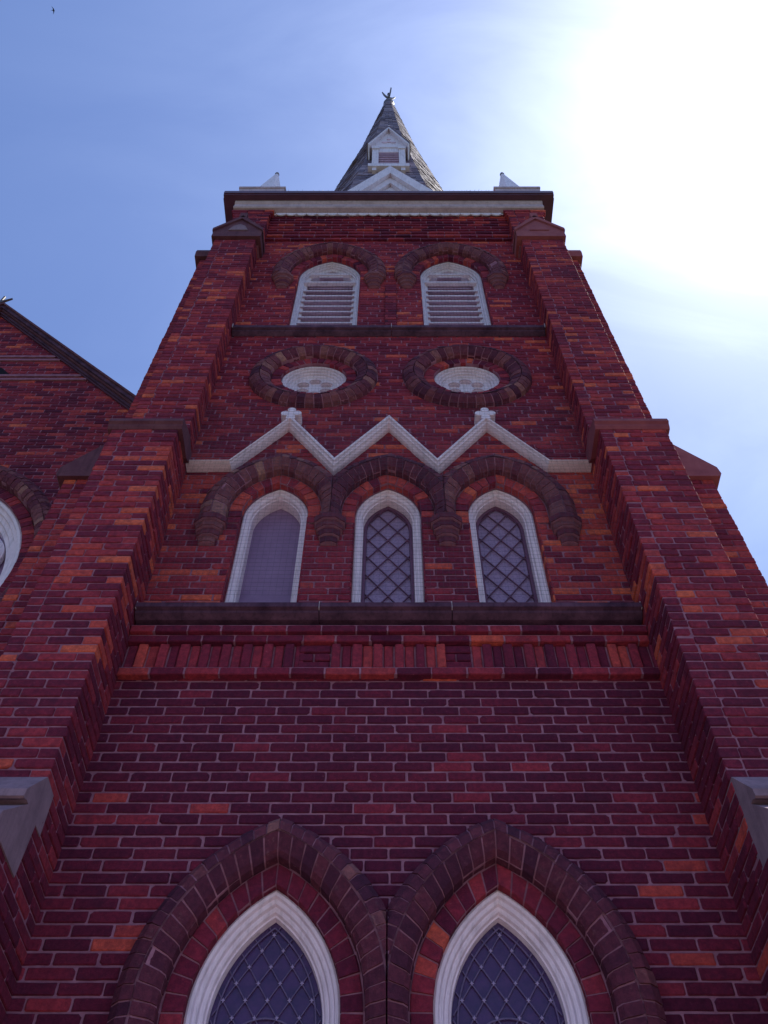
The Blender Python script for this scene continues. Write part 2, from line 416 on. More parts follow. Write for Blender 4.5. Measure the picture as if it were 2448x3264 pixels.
for sx in (-1, 1):
    def X(a, b): return (min(sx * a, sx * b), max(sx * a, sx * b))
    m = MB()
    x0, x1 = X(1.745, 2.30)
    pier(m, x0, x1, 3.50, 4.32, 0, 4.18, 'FLR', b_tint)
    pier(m, x0, x1, 3.84, 4.32, 4.18, 8.30, 'FLR', b_tint)
    x0, x1 = X(1.75, 2.295)
    pier(m, x0, x1, 4.05, 4.32, 8.30, 13.66, 'FLR', b_tint)
    b = m.build('buttress', tower)
    tag(b, 'front buttress of the left corner' if sx < 0 else 'front buttress of the right corner')
    # double stone offset, steep weathered fronts
    m = MB(); x0, x1 = X(1.742 if sx < 0 else 1.752, 2.32)
    m.prism([(3.825, 4.70), (3.65, 4.49), (3.645, 4.445), (3.66, 4.44), (3.69, 4.455), (3.98, 4.455), (3.97, 4.695)], 'x', x0, x1, STONE)
    m.prism([(3.72, 4.452), (3.50, 4.25), (3.46, 4.17), (3.47, 4.15), (3.86, 4.15), (3.88, 4.452)], 'x', x0 - .002, x1 + .002, STONE)
    tag(m.build('buttress_offset', b), 'pale stone double offset low on the buttress')
    # upper offset: slate coloured slab
    m = MB(); x0, x1 = X(1.712, 2.33)
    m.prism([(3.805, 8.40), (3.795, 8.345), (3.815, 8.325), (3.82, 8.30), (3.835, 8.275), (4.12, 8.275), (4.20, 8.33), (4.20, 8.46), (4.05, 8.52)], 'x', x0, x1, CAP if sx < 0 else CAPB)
    m.build('buttress_cap', b)
    # gabled head
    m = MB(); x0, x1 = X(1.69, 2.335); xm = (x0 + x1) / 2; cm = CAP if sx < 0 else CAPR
    m.prism([(x0, 13.66), (x1, 13.66), (x1, 13.86), (xm + .05, 14.36), (xm - .05, 14.36), (x0, 13.86)], 'y', 4.01, 4.30, cm)
    m.prism([(x0 - .012, 13.84), (x0 - .012, 13.92), (xm, 14.45), (x1 + .012, 13.92), (x1 + .012, 13.84), (xm, 14.33)], 'y', 3.985, 4.30, cm)
    m.box(xm - .05, xm + .05, 3.985, 4.2, 14.38, 14.56, cm)
    g = m.build('gabled_cap', b)
    m = MB(); m.prism([(xm - .13, 13.88), (xm + .13, 13.88), (xm + .08, 14.04), (xm, 14.12), (xm - .08, 14.04)], 'y', 3.998, 4.02, STONE if sx < 0 else CAPR); 
    o = m.build('gable_panel', b)
    # side buttress
    m = MB()
    x0, x1 = X(2.20, 3.12); pier(m, x0, x1, 4.30, 4.88, 0, 4.18, 'F' + ('L' if sx < 0 else 'R'), b_tint)
    x0, x1 = X(2.20, 2.765); pier(m, x0, x1, 4.30, 4.88, 4.18, 8.23, 'F' + ('L' if sx < 0 else 'R'), b_tint)
    x0, x1 = X(2.20, 2.505); pier(m, x0, x1, 4.30, 4.88, 8.23, 13.60, 'F' + ('L' if sx < 0 else 'R'), b_tint)
    b2 = m.build('side_buttress', tower); tag(b2, 'buttress on the left flank' if sx < 0 else 'buttress on the right flank')
    m = MB()
    def pr(poly, y0, y1, mat): m.prism([(sx * p[0], p[1]) for p in poly], 'y', y0, y1, mat)
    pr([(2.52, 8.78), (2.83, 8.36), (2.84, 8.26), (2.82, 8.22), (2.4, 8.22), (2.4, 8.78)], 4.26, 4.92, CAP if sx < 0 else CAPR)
    m.build('buttress_cap', b2)
    m = MB()
    x0, x1 = X(2.20, 2.575)
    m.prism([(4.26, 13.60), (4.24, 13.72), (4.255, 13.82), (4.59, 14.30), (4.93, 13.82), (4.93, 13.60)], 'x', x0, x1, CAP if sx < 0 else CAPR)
    m.build('gabled_cap', b2)
    m = MB()
    pr([(2.74, 4.72), (3.13, 4.25), (3.16, 4.15), (2.6, 4.15), (2.6, 4.72)], 4.26, 4.92, STONE)
    m.build('buttress_offset', b2)
    # corner pilaster above the gabled head
    m = MB(); x0, x1 = X(1.715, 2.22)
    pier(m, x0, x1, 4.13, 4.45, 13.66, 15.14, 'FLR', lambda x, z: pick((2, 3, 5, 3, .2)))
    for i, dd in enumerate((.02, .04, .055)):
        z = 14.92 + i * BH
        row(m, (0, 4.13, 0), (1, 0), (0, -1), x0 - dd, x1 + dd, z, BH, 0, b_tint, dd * .3, .07)
    m.build('corner_pilaster', tower)

# ---- brick rings and hood moulds
IN = [(.11, 4.302), (.114, 4.245), (.135, 4.218), (.213, 4.182)]
OUT = [(.221, 4.182), (.278, 4.196), (.320, 4.240), (.328, 4.302)]
RINGP = [(0, 4.36), (0.0, 4.300), (.004, 4.296), (.100, 4.296), (.104, 4.302)]
def reveal(mb, A, zb, mat=BR, t=.55, y1=4.47):
    for side in (-1, 1):
        sweep(mb, A.pos, side, zb - A.z0, 0, 1, [(0.003, y1), (0.003, YW + .006), (.02, YW + .006)], MO, caps=False)
        sweep(mb, A.pos, side, 0, 1, 20, [(0.003, y1), (0.003, YW + .006), (.02, YW + .006)], MO, caps=False)
def jamb_bricks(mb, A, z0, z1, tf):
    for side in (-1, 1):
        n = max(1, round((z1 - z0) / BH))
        for i in range(n):
            a = z0 + (z1 - z0) * i / n; b = z0 + (z1 - z0) * (i + 1) / n
            x = A.cx + side * (A.h - .002); p = .0
            mb.box(min(x, x + side * .012), max(x, x + side * .012), YW - .004, YW + .2, a + .005, b - .005, BR, tf())
def corbel(mb, cx, ztop, w, mat, tf, yb=4.302, steps=4):
    for i in range(steps):
        f = 1 - i / steps * .82
        hw = w / 2 * (1 - .16 * i); dp = .115 * (1 - .21 * i)
        z1 = ztop - i * BH - .004; z0 = z1 - BH + .008
        c = hw * .42; y = yb - dp
        poly = [(cx - hw, yb), (cx - hw, y + dp * .45), (cx - c, y), (cx + c, y), (cx + hw, y + dp * .45), (cx + hw, yb)]
        mb.prism(poly, 'z', z0, z1, mat, tf())
        mb.prism([(a * .96 + cx * .04, b + .008) for a, b in poly], 'z', z0 - .006, z1 + .006, MO)
def hood(A, down, tfi, tfo, clampx, corbels, ring_tf, name, width=.083, w_in=.076):
    mb = MB()
    voussoirs(mb, A, IN, down, w_in, DK, tfi, clampx)
    voussoirs(mb, A, OUT, down, width, DK, tfo, clampx)
    for side in (-1, 1):
        for P_ in ([(.198, 4.30), (.204, 4.194), (.230, 4.194), (.236, 4.30)], [(.085, 4.34), (.09, 4.3045), (.128, 4.3045), (.135, 4.34)]):
            sweep(mb, A.pos, side, 1e-5, 1, 24, P_, MO, clampx=clampx)
            if down > 0: sweep(mb, A.pos, side, -down, 0, 1, P_, MO, clampx=clampx)
    o = mb.build('hood_mould', tower)
    for cx, z in corbels:
        c = MB(); corbel(c, cx, z, .25, DK, tfi); c.build('corbel', o)
    mb = MB(); voussoirs(mb, A, RINGP, down, w_in, BR, ring_tf)
    reveal(mb, A, A.zb)
    jamb_bricks(mb, A, A.zb, A.z0 - down, lambda: wall_tint(A.cx + A.h + .1, (A.zb + A.z0) / 2))
    mb.build('brick_arch', tower)
    return o
dk = lambda a=0, b=.5: (lambda: random.uniform(a, b))
mixt = lambda p, a, b: (lambda: random.uniform(.5, .88) if random.random() < p else random.uniform(a, b + .1))
hood(low[0], .55, dk(.0, .4), mixt(.08, .0, .35), (-9, -.0125), [], lambda: pick((3, 5, 1.5, .3, .2)), 'low')
hood(low[1], .55, dk(0, .3), mixt(.05, .0, .3), (-.0055, 9), [], lambda: pick((3, 5, 1.5, .2, .5)), 'low')
rt = lambda: pick((.1, .6, 3, 6, .8))
hood(mid[0], .16, mixt(.55, .3, .6), mixt(.5, .2, .5), (-9, -.467), [(-.922 - .485, 7.585)], rt, 'mid')
hood(mid[1], .16, dk(.1, .5), dk(.1, .5), (-.463, .451), [(-.465, 7.585), (.453, 7.585)], lambda: pick((.5, .8, 3, 5, .6)), 'mid')
hood(mid[2], .16, mixt(.3, .3, .6), mixt(.35, .2, .5), (.455, 9), [(.912 + .485, 7.585)], rt, 'mid')
for A in bel: hood(A, .2, dk(.3, .7), dk(.35, .75), None, [(A.cx - .57, 12.86), (A.cx + .57, 12.86)], lambda: pick((1, 3, 4, 3, .2)), 'bel')
for A, p in zip(ocu, (.2, .12)):
    mb = MB()
    ring_voussoirs(mb, A, [(.104, 4.302), (.11, 4.262), (.13, 4.24), (.205, 4.200)], .078, DK, mixt(p, .1, .5))
    ring_voussoirs(mb, A, [(.214, 4.200), (.262, 4.212), (.31, 4.252), (.322, 4.302)], .088, DK, mixt(p, .05, .45))
    mb.build('hood_mould', tower)
    mb = MB(); ring_voussoirs(mb, A, [(0, 4.45), (0, 4.30), (.004, 4.296), (.096, 4.296), (.100, 4.303)], .066, BR, lambda: pick((3, 4, 3, 1, .2)))
    mb.build('brick_arch', tower)

# ---- windows
def frame_sweep(mb, A, zb, prof, mat):
    for side in (-1, 1):
        sweep(mb, A.pos, side, zb - A.z0, 0, 1, prof, mat, caps=True); sweep(mb, A.pos, side, 0, 1, 26, prof, mat, caps=False)
def fill(mb, A, zb, d, y, mat, n=24):
    pts = [(A.cx - A.h - d, zb)]
    L1 = [A.pos(-1, q / n, d) for q in range(n + 1)]; R1 = [A.pos(1, q / n, d) for q in range(n, -1, -1)]
    pts = [(A.cx - A.h - d, zb)] + L1 + R1[1:] + [(A.cx + A.h + d, zb)]
    mb.add([(x, y, z) for x, z in pts], [tuple(range(len(pts)))[::-1]], mat)
    mb.add([(x, y + .006, z) for x, z in pts], [tuple(range(len(pts)))], mat)
def inside(A, x, z, d): return z > A.zb and abs(x - A.cx) < A.half(z, d) and z < A.top(d)
def clip_bars(mb, A, d, lines, y, wth, mat, dep=.008):
    """diagonal bars clipped to the arch by walking along them"""
    for (x, z, dx, dz, ln) in lines:
        n = 240; run = None
        for i in range(n + 1):
            px = x + dx * ln * i / n; pz = z + dz * ln * i / n; ok = inside(A, px, pz, d)
            if ok and run is None: run = (px, pz)
            if (not ok or i == n) and run is not None:
                a = run; b = (px, pz); run = None
                if math.hypot(b[0] - a[0], b[1] - a[1]) < .01: continue
                nx, nz = -dz * wth / 2, dx * wth / 2
                mb.hull8([(a[0] - nx, y, a[1] - nz), (a[0] + nx, y, a[1] + nz), (a[0] - nx, y + dep, a[1] - nz), (a[0] + nx, y + dep, a[1] + nz),
                          (b[0] - nx, y, b[1] - nz), (b[0] + nx, y, b[1] + nz), (b[0] - nx, y + dep, b[1] - nz), (b[0] + nx, y + dep, b[1] + nz)], mat)
def lattice(A, zb, zt, sp_x, sp_z, phase=0):
    hyp = math.hypot(sp_x, sp_z); out = []; H = zt - zb
    ln = H / sp_z * hyp
    k = int(H / sp_z / 2) + 3
    for i in range(-2 * k, 2 * k):
        for s in (-1, 1):
            out.append((A.cx + 2 * i * sp_x + phase * sp_x, zb, s * sp_x / hyp, sp_z / hyp, ln))
    return out

LOWP = [(0, 4.49), (0, 4.345), (-.012, 4.338), (-.026, 4.345), (-.032, 4.365), (-.040, 4.366), (-.050, 4.372), (-.056, 4.392), (-.064, 4.393), (-.074, 4.400), (-.080, 4.420), (-.088, 4.421), (-.092, 4.47)]
for k, A in enumerate(low):
    mb = MB(); frame_sweep(mb, A, A.zb, LOWP, WH)
    wn = mb.build('window_frame', tower, True); 
    for p in wn.data.polygons: p.use_smooth = False
    mb = MB(); fill(mb, A, A.zb, -.085, 4.462, GL_LOW); g = mb.build('glazing', wn)
    mb = MB()
    ph = .5
    zs = A.z0 + .03
    # leaded diamonds above, roundel with a trefoil below
    rc = (A.cx, 3.60)
    rr = .17
    def outside_round(l): return True
    clip_bars(mb, A, -.10, [l for l in lattice(A, 3.72, A.top(-.1), .053, .082)], 4.452, .006 if k else .005, LEAD)
    for mz in range(30):
        for ix in range(-4, 5):
            px, pz = A.cx + (2 * ix + (mz % 2)) * .053, 3.72 + mz * .082
            if inside(A, px, pz, -.115):
                q = .011; mb.prism([(px - q, pz), (px - .003, pz + .004), (px, pz + q * 1.3), (px + .003, pz + .004), (px + q, pz), (px + .003, pz - .004), (px, pz - q * 1.3), (px - .003, pz - .004)], 'y', 4.4475, 4.4515, LEADP)
    for r in (.15, .20):
        sweep(mb, Ring(rc[0], rc[1], r).pos, -1, 0, 1, 48, [(.004, 4.455), (.004, 4.448), (-.004, 4.448), (-.004, 4.455)], LEAD, caps=False)
    for j in range(6):
        a = j * math.pi / 3 + math.pi / 2
        sweep(mb, Ring(rc[0] + .085 * math.cos(a), rc[1] + .085 * math.sin(a), .05).pos, -1, 0, 1, 24, [(.003, 4.455), (.003, 4.449), (-.003, 4.449), (-.003, 4.455)], LEAD, caps=False)
    for dlt in (-.118,):
        for side in (-1, 1):
            sweep(mb, A.pos, side, A.zb - A.z0, 0, 1, [(dlt, 4.456), (dlt, 4.449), (dlt - .007, 4.449), (dlt - .007, 4.456)], LEAD, caps=False)
            sweep(mb, A.pos, side, 0, 1, 20, [(dlt, 4.456), (dlt, 4.449), (dlt - .007, 4.449), (dlt - .007, 4.456)], LEAD, caps=False)
    clip_bars(mb, A, -.10, [l for l in lattice(A, 1.35, 3.36, .053, .082)], 4.452, .006, LEAD)
    mb.build('leading', wn)
    tag(wn, ['white moulded frame of the lower left window', 'white moulded frame of the lower right window'][k])
    s = MB(); s.prism([(4.18, 1.22), (4.18, 1.3), (4.46, 1.4), (4.46, 1.22)], 'x', A.cx - .5, A.cx + .5, SILL); s.build('window_sill', wn)

MIDP = [(0, 4.53), (0, 4.375), (-.010, 4.368), (-.024, 4.372), (-.030, 4.392), (-.040, 4.392), (-.052, 4.402), (-.056, 4.425), (-.066, 4.425), (-.068, 4.53)]
for k, A in enumerate(mid):
    mb = MB(); frame_sweep(mb, A, A.zb, MIDP, WH)
    wn = mb.build('window_frame', tower)
    tag(wn, ['white frame of the middle stage window without lattice', 'white frame of the central lattice window', 'white frame of the right hand lattice window'][k])
    mb = MB(); fill(mb, A, A.zb, -.06, 4.522, GL_PLAIN if k == 0 else GL_OBS); mb.build('glazing', wn)
    if k:
        mb = MB()
        frame_sweep(mb, A, A.zb, [(-.068, 4.52), (-.068, 4.495), (-.092, 4.495), (-.096, 4.518)], DW)
        mb.box(A.cx - .19, A.cx + .19, 4.495, 4.518, A.zb, A.zb + .04, DW); mb.build('sash', wn)
        mb = MB(); clip_bars(mb, A, -.085, lattice(A, A.zb - .02, A.top(-.09), .079, .117, 0), 4.503, .0058, DW, .012)
        mb.build('lattice', wn)

BELP = [(0, 4.50), (0, 4.372), (-.012, 4.366), (-.024, 4.372), (-.028, 4.395), (-.045, 4.395), (-.050, 4.42), (-.066, 4.42), (-.068, 4.50)]
for k, A in enumerate(bel):
    mb = MB(); frame_sweep(mb, A, A.zb, BELP, WW)
    wn = mb.build('louvred_window', tower); tag(wn, ['left belfry window with white louvres', 'right belfry window with white louvres'][k])
    z = 11.29; i = 0
    while z < A.top(-.1) - .06:
        st = .165 if z < 12.75 else .24
        hw = min(A.half(z + st * .95, -.07), A.h - .07)
        if hw < .08: break
        mb = MB()
        t_ = .022
        # slat slopes down and outwards
        for_y = .105; up = st * .62
        mb.hull8([(A.cx - hw, 4.425, z), (A.cx + hw, 4.425, z), (A.cx - hw, 4.425 + for_y, z + up), (A.cx + hw, 4.425 + for_y, z + up),
                  (A.cx - hw, 4.425, z + .03), (A.cx + hw, 4.425, z + .03), (A.cx - hw, 4.425 + for_y, z + up + .02), (A.cx + hw, 4.425 + for_y, z + up + .02)], LV)
        mb.box(A.cx - hw, A.cx + hw, 4.420, 4.4245, z + .001, z + .03, WW)  # paler front strip paints in the light caught by the slat edge
        mb.build('louvre', wn)
        z += st; i += 1
    mb = MB()
    frame_sweep(mb, A, A.zb, [(-.066, 4.62), (-.066, 4.44), (-.10, 4.455), (-.10, 4.62)], WW); fill(mb, A, A.zb, -.05, 4.545, LV)
    # tympanum rails
    for zz, dd in ((13.02, .0), (13.30, .0)):
        hw = A.half(zz + .05, -.06); mb.box(A.cx - hw, A.cx + hw, 4.40, 4.45, zz, zz + .035, WW)
    mb.build('inner_frame', wn)

for k, A in enumerate(ocu):
    mb = MB()
    for prof in ([(0, 4.45), (0, 4.345), (-.012, 4.338), (-.03, 4.345), (-.034, 4.365), (-.052, 4.367), (-.058, 4.388), (-.075, 4.39), (-.082, 4.41), (-.10, 4.412), (-.12, 4.43)],):
        sweep(mb, A.pos, -1, 0, 1, 64, prof[::-1], WH, caps=False)
    wn = mb.build('round_window', tower); tag(wn, ['left roundel with white foiled tracery', 'right roundel with white foiled tracery'][k])
    # foiled plate: disc with six raised petals cut by recessed lobes
    mb = MB()
    n = 64; rd = A.r - .10
    lobes = 6; 
    rows_ = 26; 
    def dep(r, a):
        # depth of the plate: lobes are sunk
        best = 0
        for j in range(lobes):
            t = (j + .5) * 2 * math.pi / lobes
            lx, lz = .138 * math.cos(t), .138 * math.sin(t)
            d = math.hypot(r * math.cos(a) - lx, r * math.sin(a) - lz)
            if d < .056: best = 1
            elif d < .065: best = max(best, .4)
        return best
    G = 110; st = 2 * rd / G; grid = {}
    fs = []
    for i in range(G):
        for j in range(G):
            x = -rd + (i + .5) * st; z_ = -rd + (j + .5) * st; r = math.hypot(x, z_)
            if r < rd + st: grid[(i, j)] = dep(r, math.atan2(z_, x))
    for (i, j), v in grid.items():
        x = A.cx - rd + i * st; z_ = A.cz - rd + j * st; y = 4.425 + v * .045
        mb.add([(x, y, z_), (x + st, y, z_), (x + st, y, z_ + st), (x, y, z_ + st)], [(0, 1, 2, 3)], WH)
        for di, dj, e in ((1, 0, ((x + st, z_), (x + st, z_ + st))), (0, 1, ((x, z_ + st), (x + st, z_ + st)))):
            o = grid.get((i + di, j + dj))
            if o is not None and o != v:
                (a, b), (c, d) = e
                y0_, y1_ = 4.425 + .045 * min(o, v), 4.425 + .045 * max(o, v); mb.add([(a, y0_, b), (c, y0_, d), (c, y1_, d), (a, y1_, b)], [(0, 1, 2, 3)], WH)
    mb.build('tracery', wn)
    mb = MB(); mb.lathe([(.001, 0), (.001, 0)], 0, 0, 3, WH); 
    mb = MB(); mb.box(A.cx - .3, A.cx + .3, 4.49, 4.52, A.cz - .3, A.cz + .3, VOID); mb.build('backing', wn)

# ---- strings, sills and corbel table
def sill_course(zt, zb, yf, x0, x1, joints, mat=SILL):
    mb = MB(); xs = [x0] + joints + [x1]
    for a, b in zip(xs[:-1], xs[1:]):
        mb.prism([(4.31, zt + .05), (yf + .02, zt), (yf, zt - .02), (yf, zt - (zt - zb) * .55), (yf + .03, zt - (zt - zb) * .62), (yf + .03, zt - (zt - zb) * .8), (yf + .075, zb), (4.31, zb)], 'x', a + .003, b - .003, mat)
    o = mb.build('sill_course', tower)
    for j in joints + [x0 + .006, x1 - .006]:
        mb = MB(); mb.box(j - .0028, j + .0028, yf + .004, 4.2, zt - (zt - zb) * .6, zt - .004, MOL); mb.build('joint', o)
    return o
tag(sill_course(6.49, 6.375, 4.17, -1.742, 1.742, [-.478, .435]), 'broad sooty stone sill under the three windows')
tag(sill_course(11.275, 11.135, 4.215, -1.742, 1.742, [.03]), 'stone sill under the belfry windows')
mb = MB()
def course(mb, z, y, a=-1.745, b=1.745, h=BH, sh=0, tf=lambda x, z: pick((4, 5, 4, .6, 0))):
    mb.box(a, b, y + .007, YW + .01, z + .013, z + h, MO); row(mb, (0, y, 0), (1, 0), (0, -1), a, b, z, h, sh, tf, 0, .08)
course(mb, 6.233, 4.225); course(mb, 6.161, 4.25, sh=.1)
course(mb, 5.858, 4.252, sh=.05, tf=lambda x, z: pick((3, 5, 3, .5, 0)))
x = -1.735; k = 0
mb.box(-1.745, 1.745, 4.296, 4.305, 5.93, 6.161, MO)
while x < 1.73:
    inblk = None
    for c in (-.49, .44):
        if c - .105 <= x < c + .10: inblk = c
    if inblk is not None:
        for i in range(3):
            row(mb, (0, 4.277, 0), (1, 0), (0, -1), inblk - .105, inblk + .105, 5.932 + i * .0763, .0763, inblk + (.0 if i == 1 else .113), lambda x, z: random.uniform(.0, .25), 0, .05)
        x = inblk + .108; continue
    y = 4.262 if k % 2 else 4.283
    brick(mb, (0, y, 0), (1, 0), (0, -1), x + .004, x + .064, 5.935, 6.157, 0, .05, pick((2.5, 5, 5, 1.6, .15)))
    x += .0695; k += 1
mb.build('corbel_table', tower)
# corbelled courses under the cornice
mb = MB()
course(mb, 14.30, 4.268); course(mb, 14.44, 4.268, sh=.1)
for i in range(9):
    course(mb, 14.516 + i * BH, 4.285 - .013 * i, sh=.1 * (i % 2), a=-1.72, b=1.72, tf=lambda x, z: pick((4, 5, 3, .8, 0)))
mb.build('corbelled_courses', tower)
mb = MB()   # narrow pilaster strip between the belfry windows
pier(mb, -.045, .092, 4.272, 4.31, 11.30, 12.62, 'FLR', lambda x, z: pick((3, 4, 3, 1, 0)))
mb.build('pilaster_strip', tower)

# ---- zigzag moulding
top = [(-1.742, 8.362), (-1.372, 8.364), (-.907, 9.14), (-.468, 8.405), (.004, 9.16), (.419, 8.392), (.898, 9.14), (1.385, 8.364), (1.742, 8.364)]
bot = [(-1.742, 8.235), (-1.334, 8.235), (-.907, 8.925), (-.466, 8.180), (.002, 8.915), (.416, 8.180), (.89, 8.915), (1.345, 8.235), (1.742, 8.235)]
prof = [(0, 4.302), (0, 4.192), (.16, 4.186), (.36, 4.190), (.42, 4.212), (.54, 4.222), (.60, 4.212), (.70, 4.216), (.78, 4.240), (.88, 4.256), (.94, 4.252), (1, 4.272), (1, 4.302)]
bot = [(x * 1.0155, 1.6 + (z - 1.6) * 1.0155) for x, z in bot]; bot[0] = (-1.742, bot[0][1]); bot[-1] = (1.742, bot[-1][1])
mb = MB(); vs = []; k = len(prof)
for (a, b) in zip(top, bot):
    for f, y in prof: vs.append((a[0] + (b[0] - a[0]) * f, y, a[1] + (b[1] - a[1]) * f))
n = len(top)
mb.add(vs, [(i * k + j, (i + 1) * k + j, (i + 1) * k + j + 1, i * k + j + 1) for i in range(n - 1) for j in range(k - 1)], WH)
zig = mb.build('zigzag_moulding', tower)
for cx in (-.907, .898):
    mb = MB()
    for (dx, dz, r) in ((0, 9.250, .038), (-.056, 9.185, .040), (.056, 9.185, .040)):
        pts = [(cx + dx + r * math.cos(a * math.pi / 9), dz + r * math.sin(a * math.pi / 9)) for a in range(18)]
        mb.prism(pts, 'y', 4.185 - .001 * dx / .045, 4.302, WH)
    mb.prism([(cx - .045, 9.09), (cx + .045, 9.09), (cx + .028, 9.22), (cx - .028, 9.22)], 'y', 4.188, 4.302, WH)
    mb.build('trefoil_finial', zig)

# ---- cornice
co = MB()
co.box(-2.43, 2.43, 3.985, 4.16, 15.43, 15.47, GUT); co.box(-2.43, 2.43, 3.97, 4.05, 15.4705, 15.57, GUT)
for s in (-1, 1):
    a, b = sorted((s * 2.43, s * 2.25)); co.box(a, b, 4.161, 8.4, 15.43, 15.47, GUT)
    a, b = sorted((s * 2.445, s * 2.36)); co.box(a, b, 4.051, 8.4, 15.4705, 15.57, GUT)
cornice = co.build('cornice', tower); tag(cornice, 'dark gutter projecting round the tower head')
mb = MB()
mb.prism([(4.17, 15.428), (4.07, 15.428), (4.075, 15.36), (4.095, 15.34), (4.10, 15.24), (4.085, 15.235), (4.083, 15.19), (4.10, 15.17), (4.17, 15.165)], 'x', -2.262, 2.262, FRZ)
for s in (-1, 1):
    a, b = sorted((s * 2.262, s * 2.20)); mb.box(a, b, 4.171, 8.3, 15.165, 15.428, FRZ)
mb.build('frieze', cornice)
mb = MB(); xs = -1.64
nsc = 22; wd = 3.28 / nsc
mb.box(-1.71, 1.71, 4.178, 4.30, 15.10, 15.164, WH)
for i in range(nsc):
    a = xs + i * wd; pts = [(a + .002, 15.13)] + [(a + .002 + (wd - .004) * t / 8, 15.085 - .05 * math.sin(math.pi * t / 8)) for t in range(9)] + [(a + wd - .002, 15.13)]
    mb.prism([(x, z) for x, z in pts], 'y', 4.160, 4.1775, WW)
mb.build('scalloped_trim', cornice)
mb = MB()   # lead deck behind the parapet gutter
mb.box(-2.36, 2.36, 4.06, 8.3, 15.475, 15.55, SLATE, .3); mb.build('roof_deck', cornice)

# ---- corner pinnacles
def pinnacle(cx, cy):
    mb = MB(); mb.box(cx - .31, cx + .31, cy - .31, cy + .31, 15.57, 15.78, FRZ); mb.box(cx - .34, cx + .34, cy - .34, cy + .34, 15.7805, 16.01, FRZ); mb.box(cx - .355, cx + .355, cy - .355, cy + .355, 16.0105, 16.07, FRZ)
    p = mb.build('pinnacle_base', tower)
    mb = MB(); mb.lathe([(.32, 16.07), (.03, 18.02)], cx, cy, 8, WW, math.pi / 8)
    mb.build('spirelet', p)
    mb = MB(); mb.lathe([(.028, 18.0), (.042, 18.03), (.035, 18.09), (.008, 18.12)], cx, cy, 8, DMET); mb.build('cap', p)
for cx in (-1.93, 1.96):
    for cy in (4.40, 7.8): pinnacle(cx, cy)

# ---- spire: courses of separate slates on eight faces
SC = (0.0, 6.1); PR = [(15.56, 1.82), (20.9, 1.185), (25.9, .655), (32.15, .125)]
def apo(z):
    for (a, b), (c, d) in zip(PR[:-1], PR[1:]):
        if z <= c: return b + (d - b) * (z - a) / (c - a)
    return PR[-1][1]
mb = MB(); k8 = 1 / math.cos(math.pi / 8)
mb.lathe([(a * k8 - .012, z) for z, a in PR], SC[0], SC[1], 8, SLATE, math.pi / 8, .1)
z = 15.56; crs = 0
while z < 32.0:
    hgt = .172
    for f in range(8):
        th = -math.pi / 2 + f * math.pi / 4; nx, ny = math.cos(th), math.sin(th); tx, ty = -ny, nx
        a0, a1 = apo(z), apo(min(z + hgt * 1.25, 32.15)); h0, h1 = a0 * math.tan(math.pi / 8), a1 * math.tan(math.pi / 8)
        nsl = max(1, round(2 * h0 / .21)); off = .5 if crs % 2 and nsl > 1 else 0
        cuts = [-1] + [(-1 + 2 * (i + off + random.uniform(-.06, .06)) / nsl) for i in range(0 if off else 1, nsl)] + [1]
        for u, v in zip(cuts[:-1], cuts[1:]):
            l = random.uniform(.012, .024); dz = random.uniform(-.012, .012)
            g = .004 / max(h0, .05)
            P = lambda s, a, h, zz: (SC[0] + nx * a + tx * s * h, SC[1] + ny * a + ty * s * h, zz)
            u2, v2 = u + (g if u > -1 else 0), v - (g if v < 1 else 0)
            mb.hull8([P(u2, a0 + l, h0 + l * .41, z + dz), P(v2, a0 + l, h0 + l * .41, z + dz), P(u2, a0 - .01, h0, z + dz), P(v2, a0 - .01, h0, z + dz),
                      P(u2, a1 + .012, h1 + .004, z + hgt * 1.25), P(v2, a1 + .012, h1 + .004, z + hgt * 1.25), P(u2, a1 - .01, h1, z + hgt * 1.25), P(v2, a1 - .01, h1, z + hgt * 1.25)], SLATE, random.random())
    z += hgt; crs += 1
spire = mb.build('spire', tower); tag(spire, 'octagonal slate spire')
mb = MB()
mb.lathe([(.13, 32.1), (.15, 32.2), (.17, 32.35), (.15, 32.5), (.09, 32.62), (.06, 32.75), (.075, 32.8), (.05, 32.9), (.028, 33.05), (.028, 33.75), (.05, 33.8), (.045, 33.9), (.01, 34.0)], *SC, 12, DMET)
for a in range(4):
    t = a * math.pi / 2 + .35; dx, dy = math.cos(t), math.sin(t)
    # curled leaf rising outwards
    pts = [(.02, 33.15), (.10, 33.22), (.17, 33.42), (.23, 33.78), (.17, 33.62), (.11, 33.45), (.02, 33.38)]
    vs = [(SC[0] + dx * r - dy * s * .02, SC[1] + dy * r + dx * s * .02, zz) for s in (-1, 1) for r, zz in pts]
    n = len(pts); mb.add(vs, [tuple(range(n)), tuple(range(2 * n - 1, n - 1, -1))] + [(i, i + n, (i + 1) % n + n, (i + 1) % n) for i in range(n)], DMET)
mb.build('finial', spire)

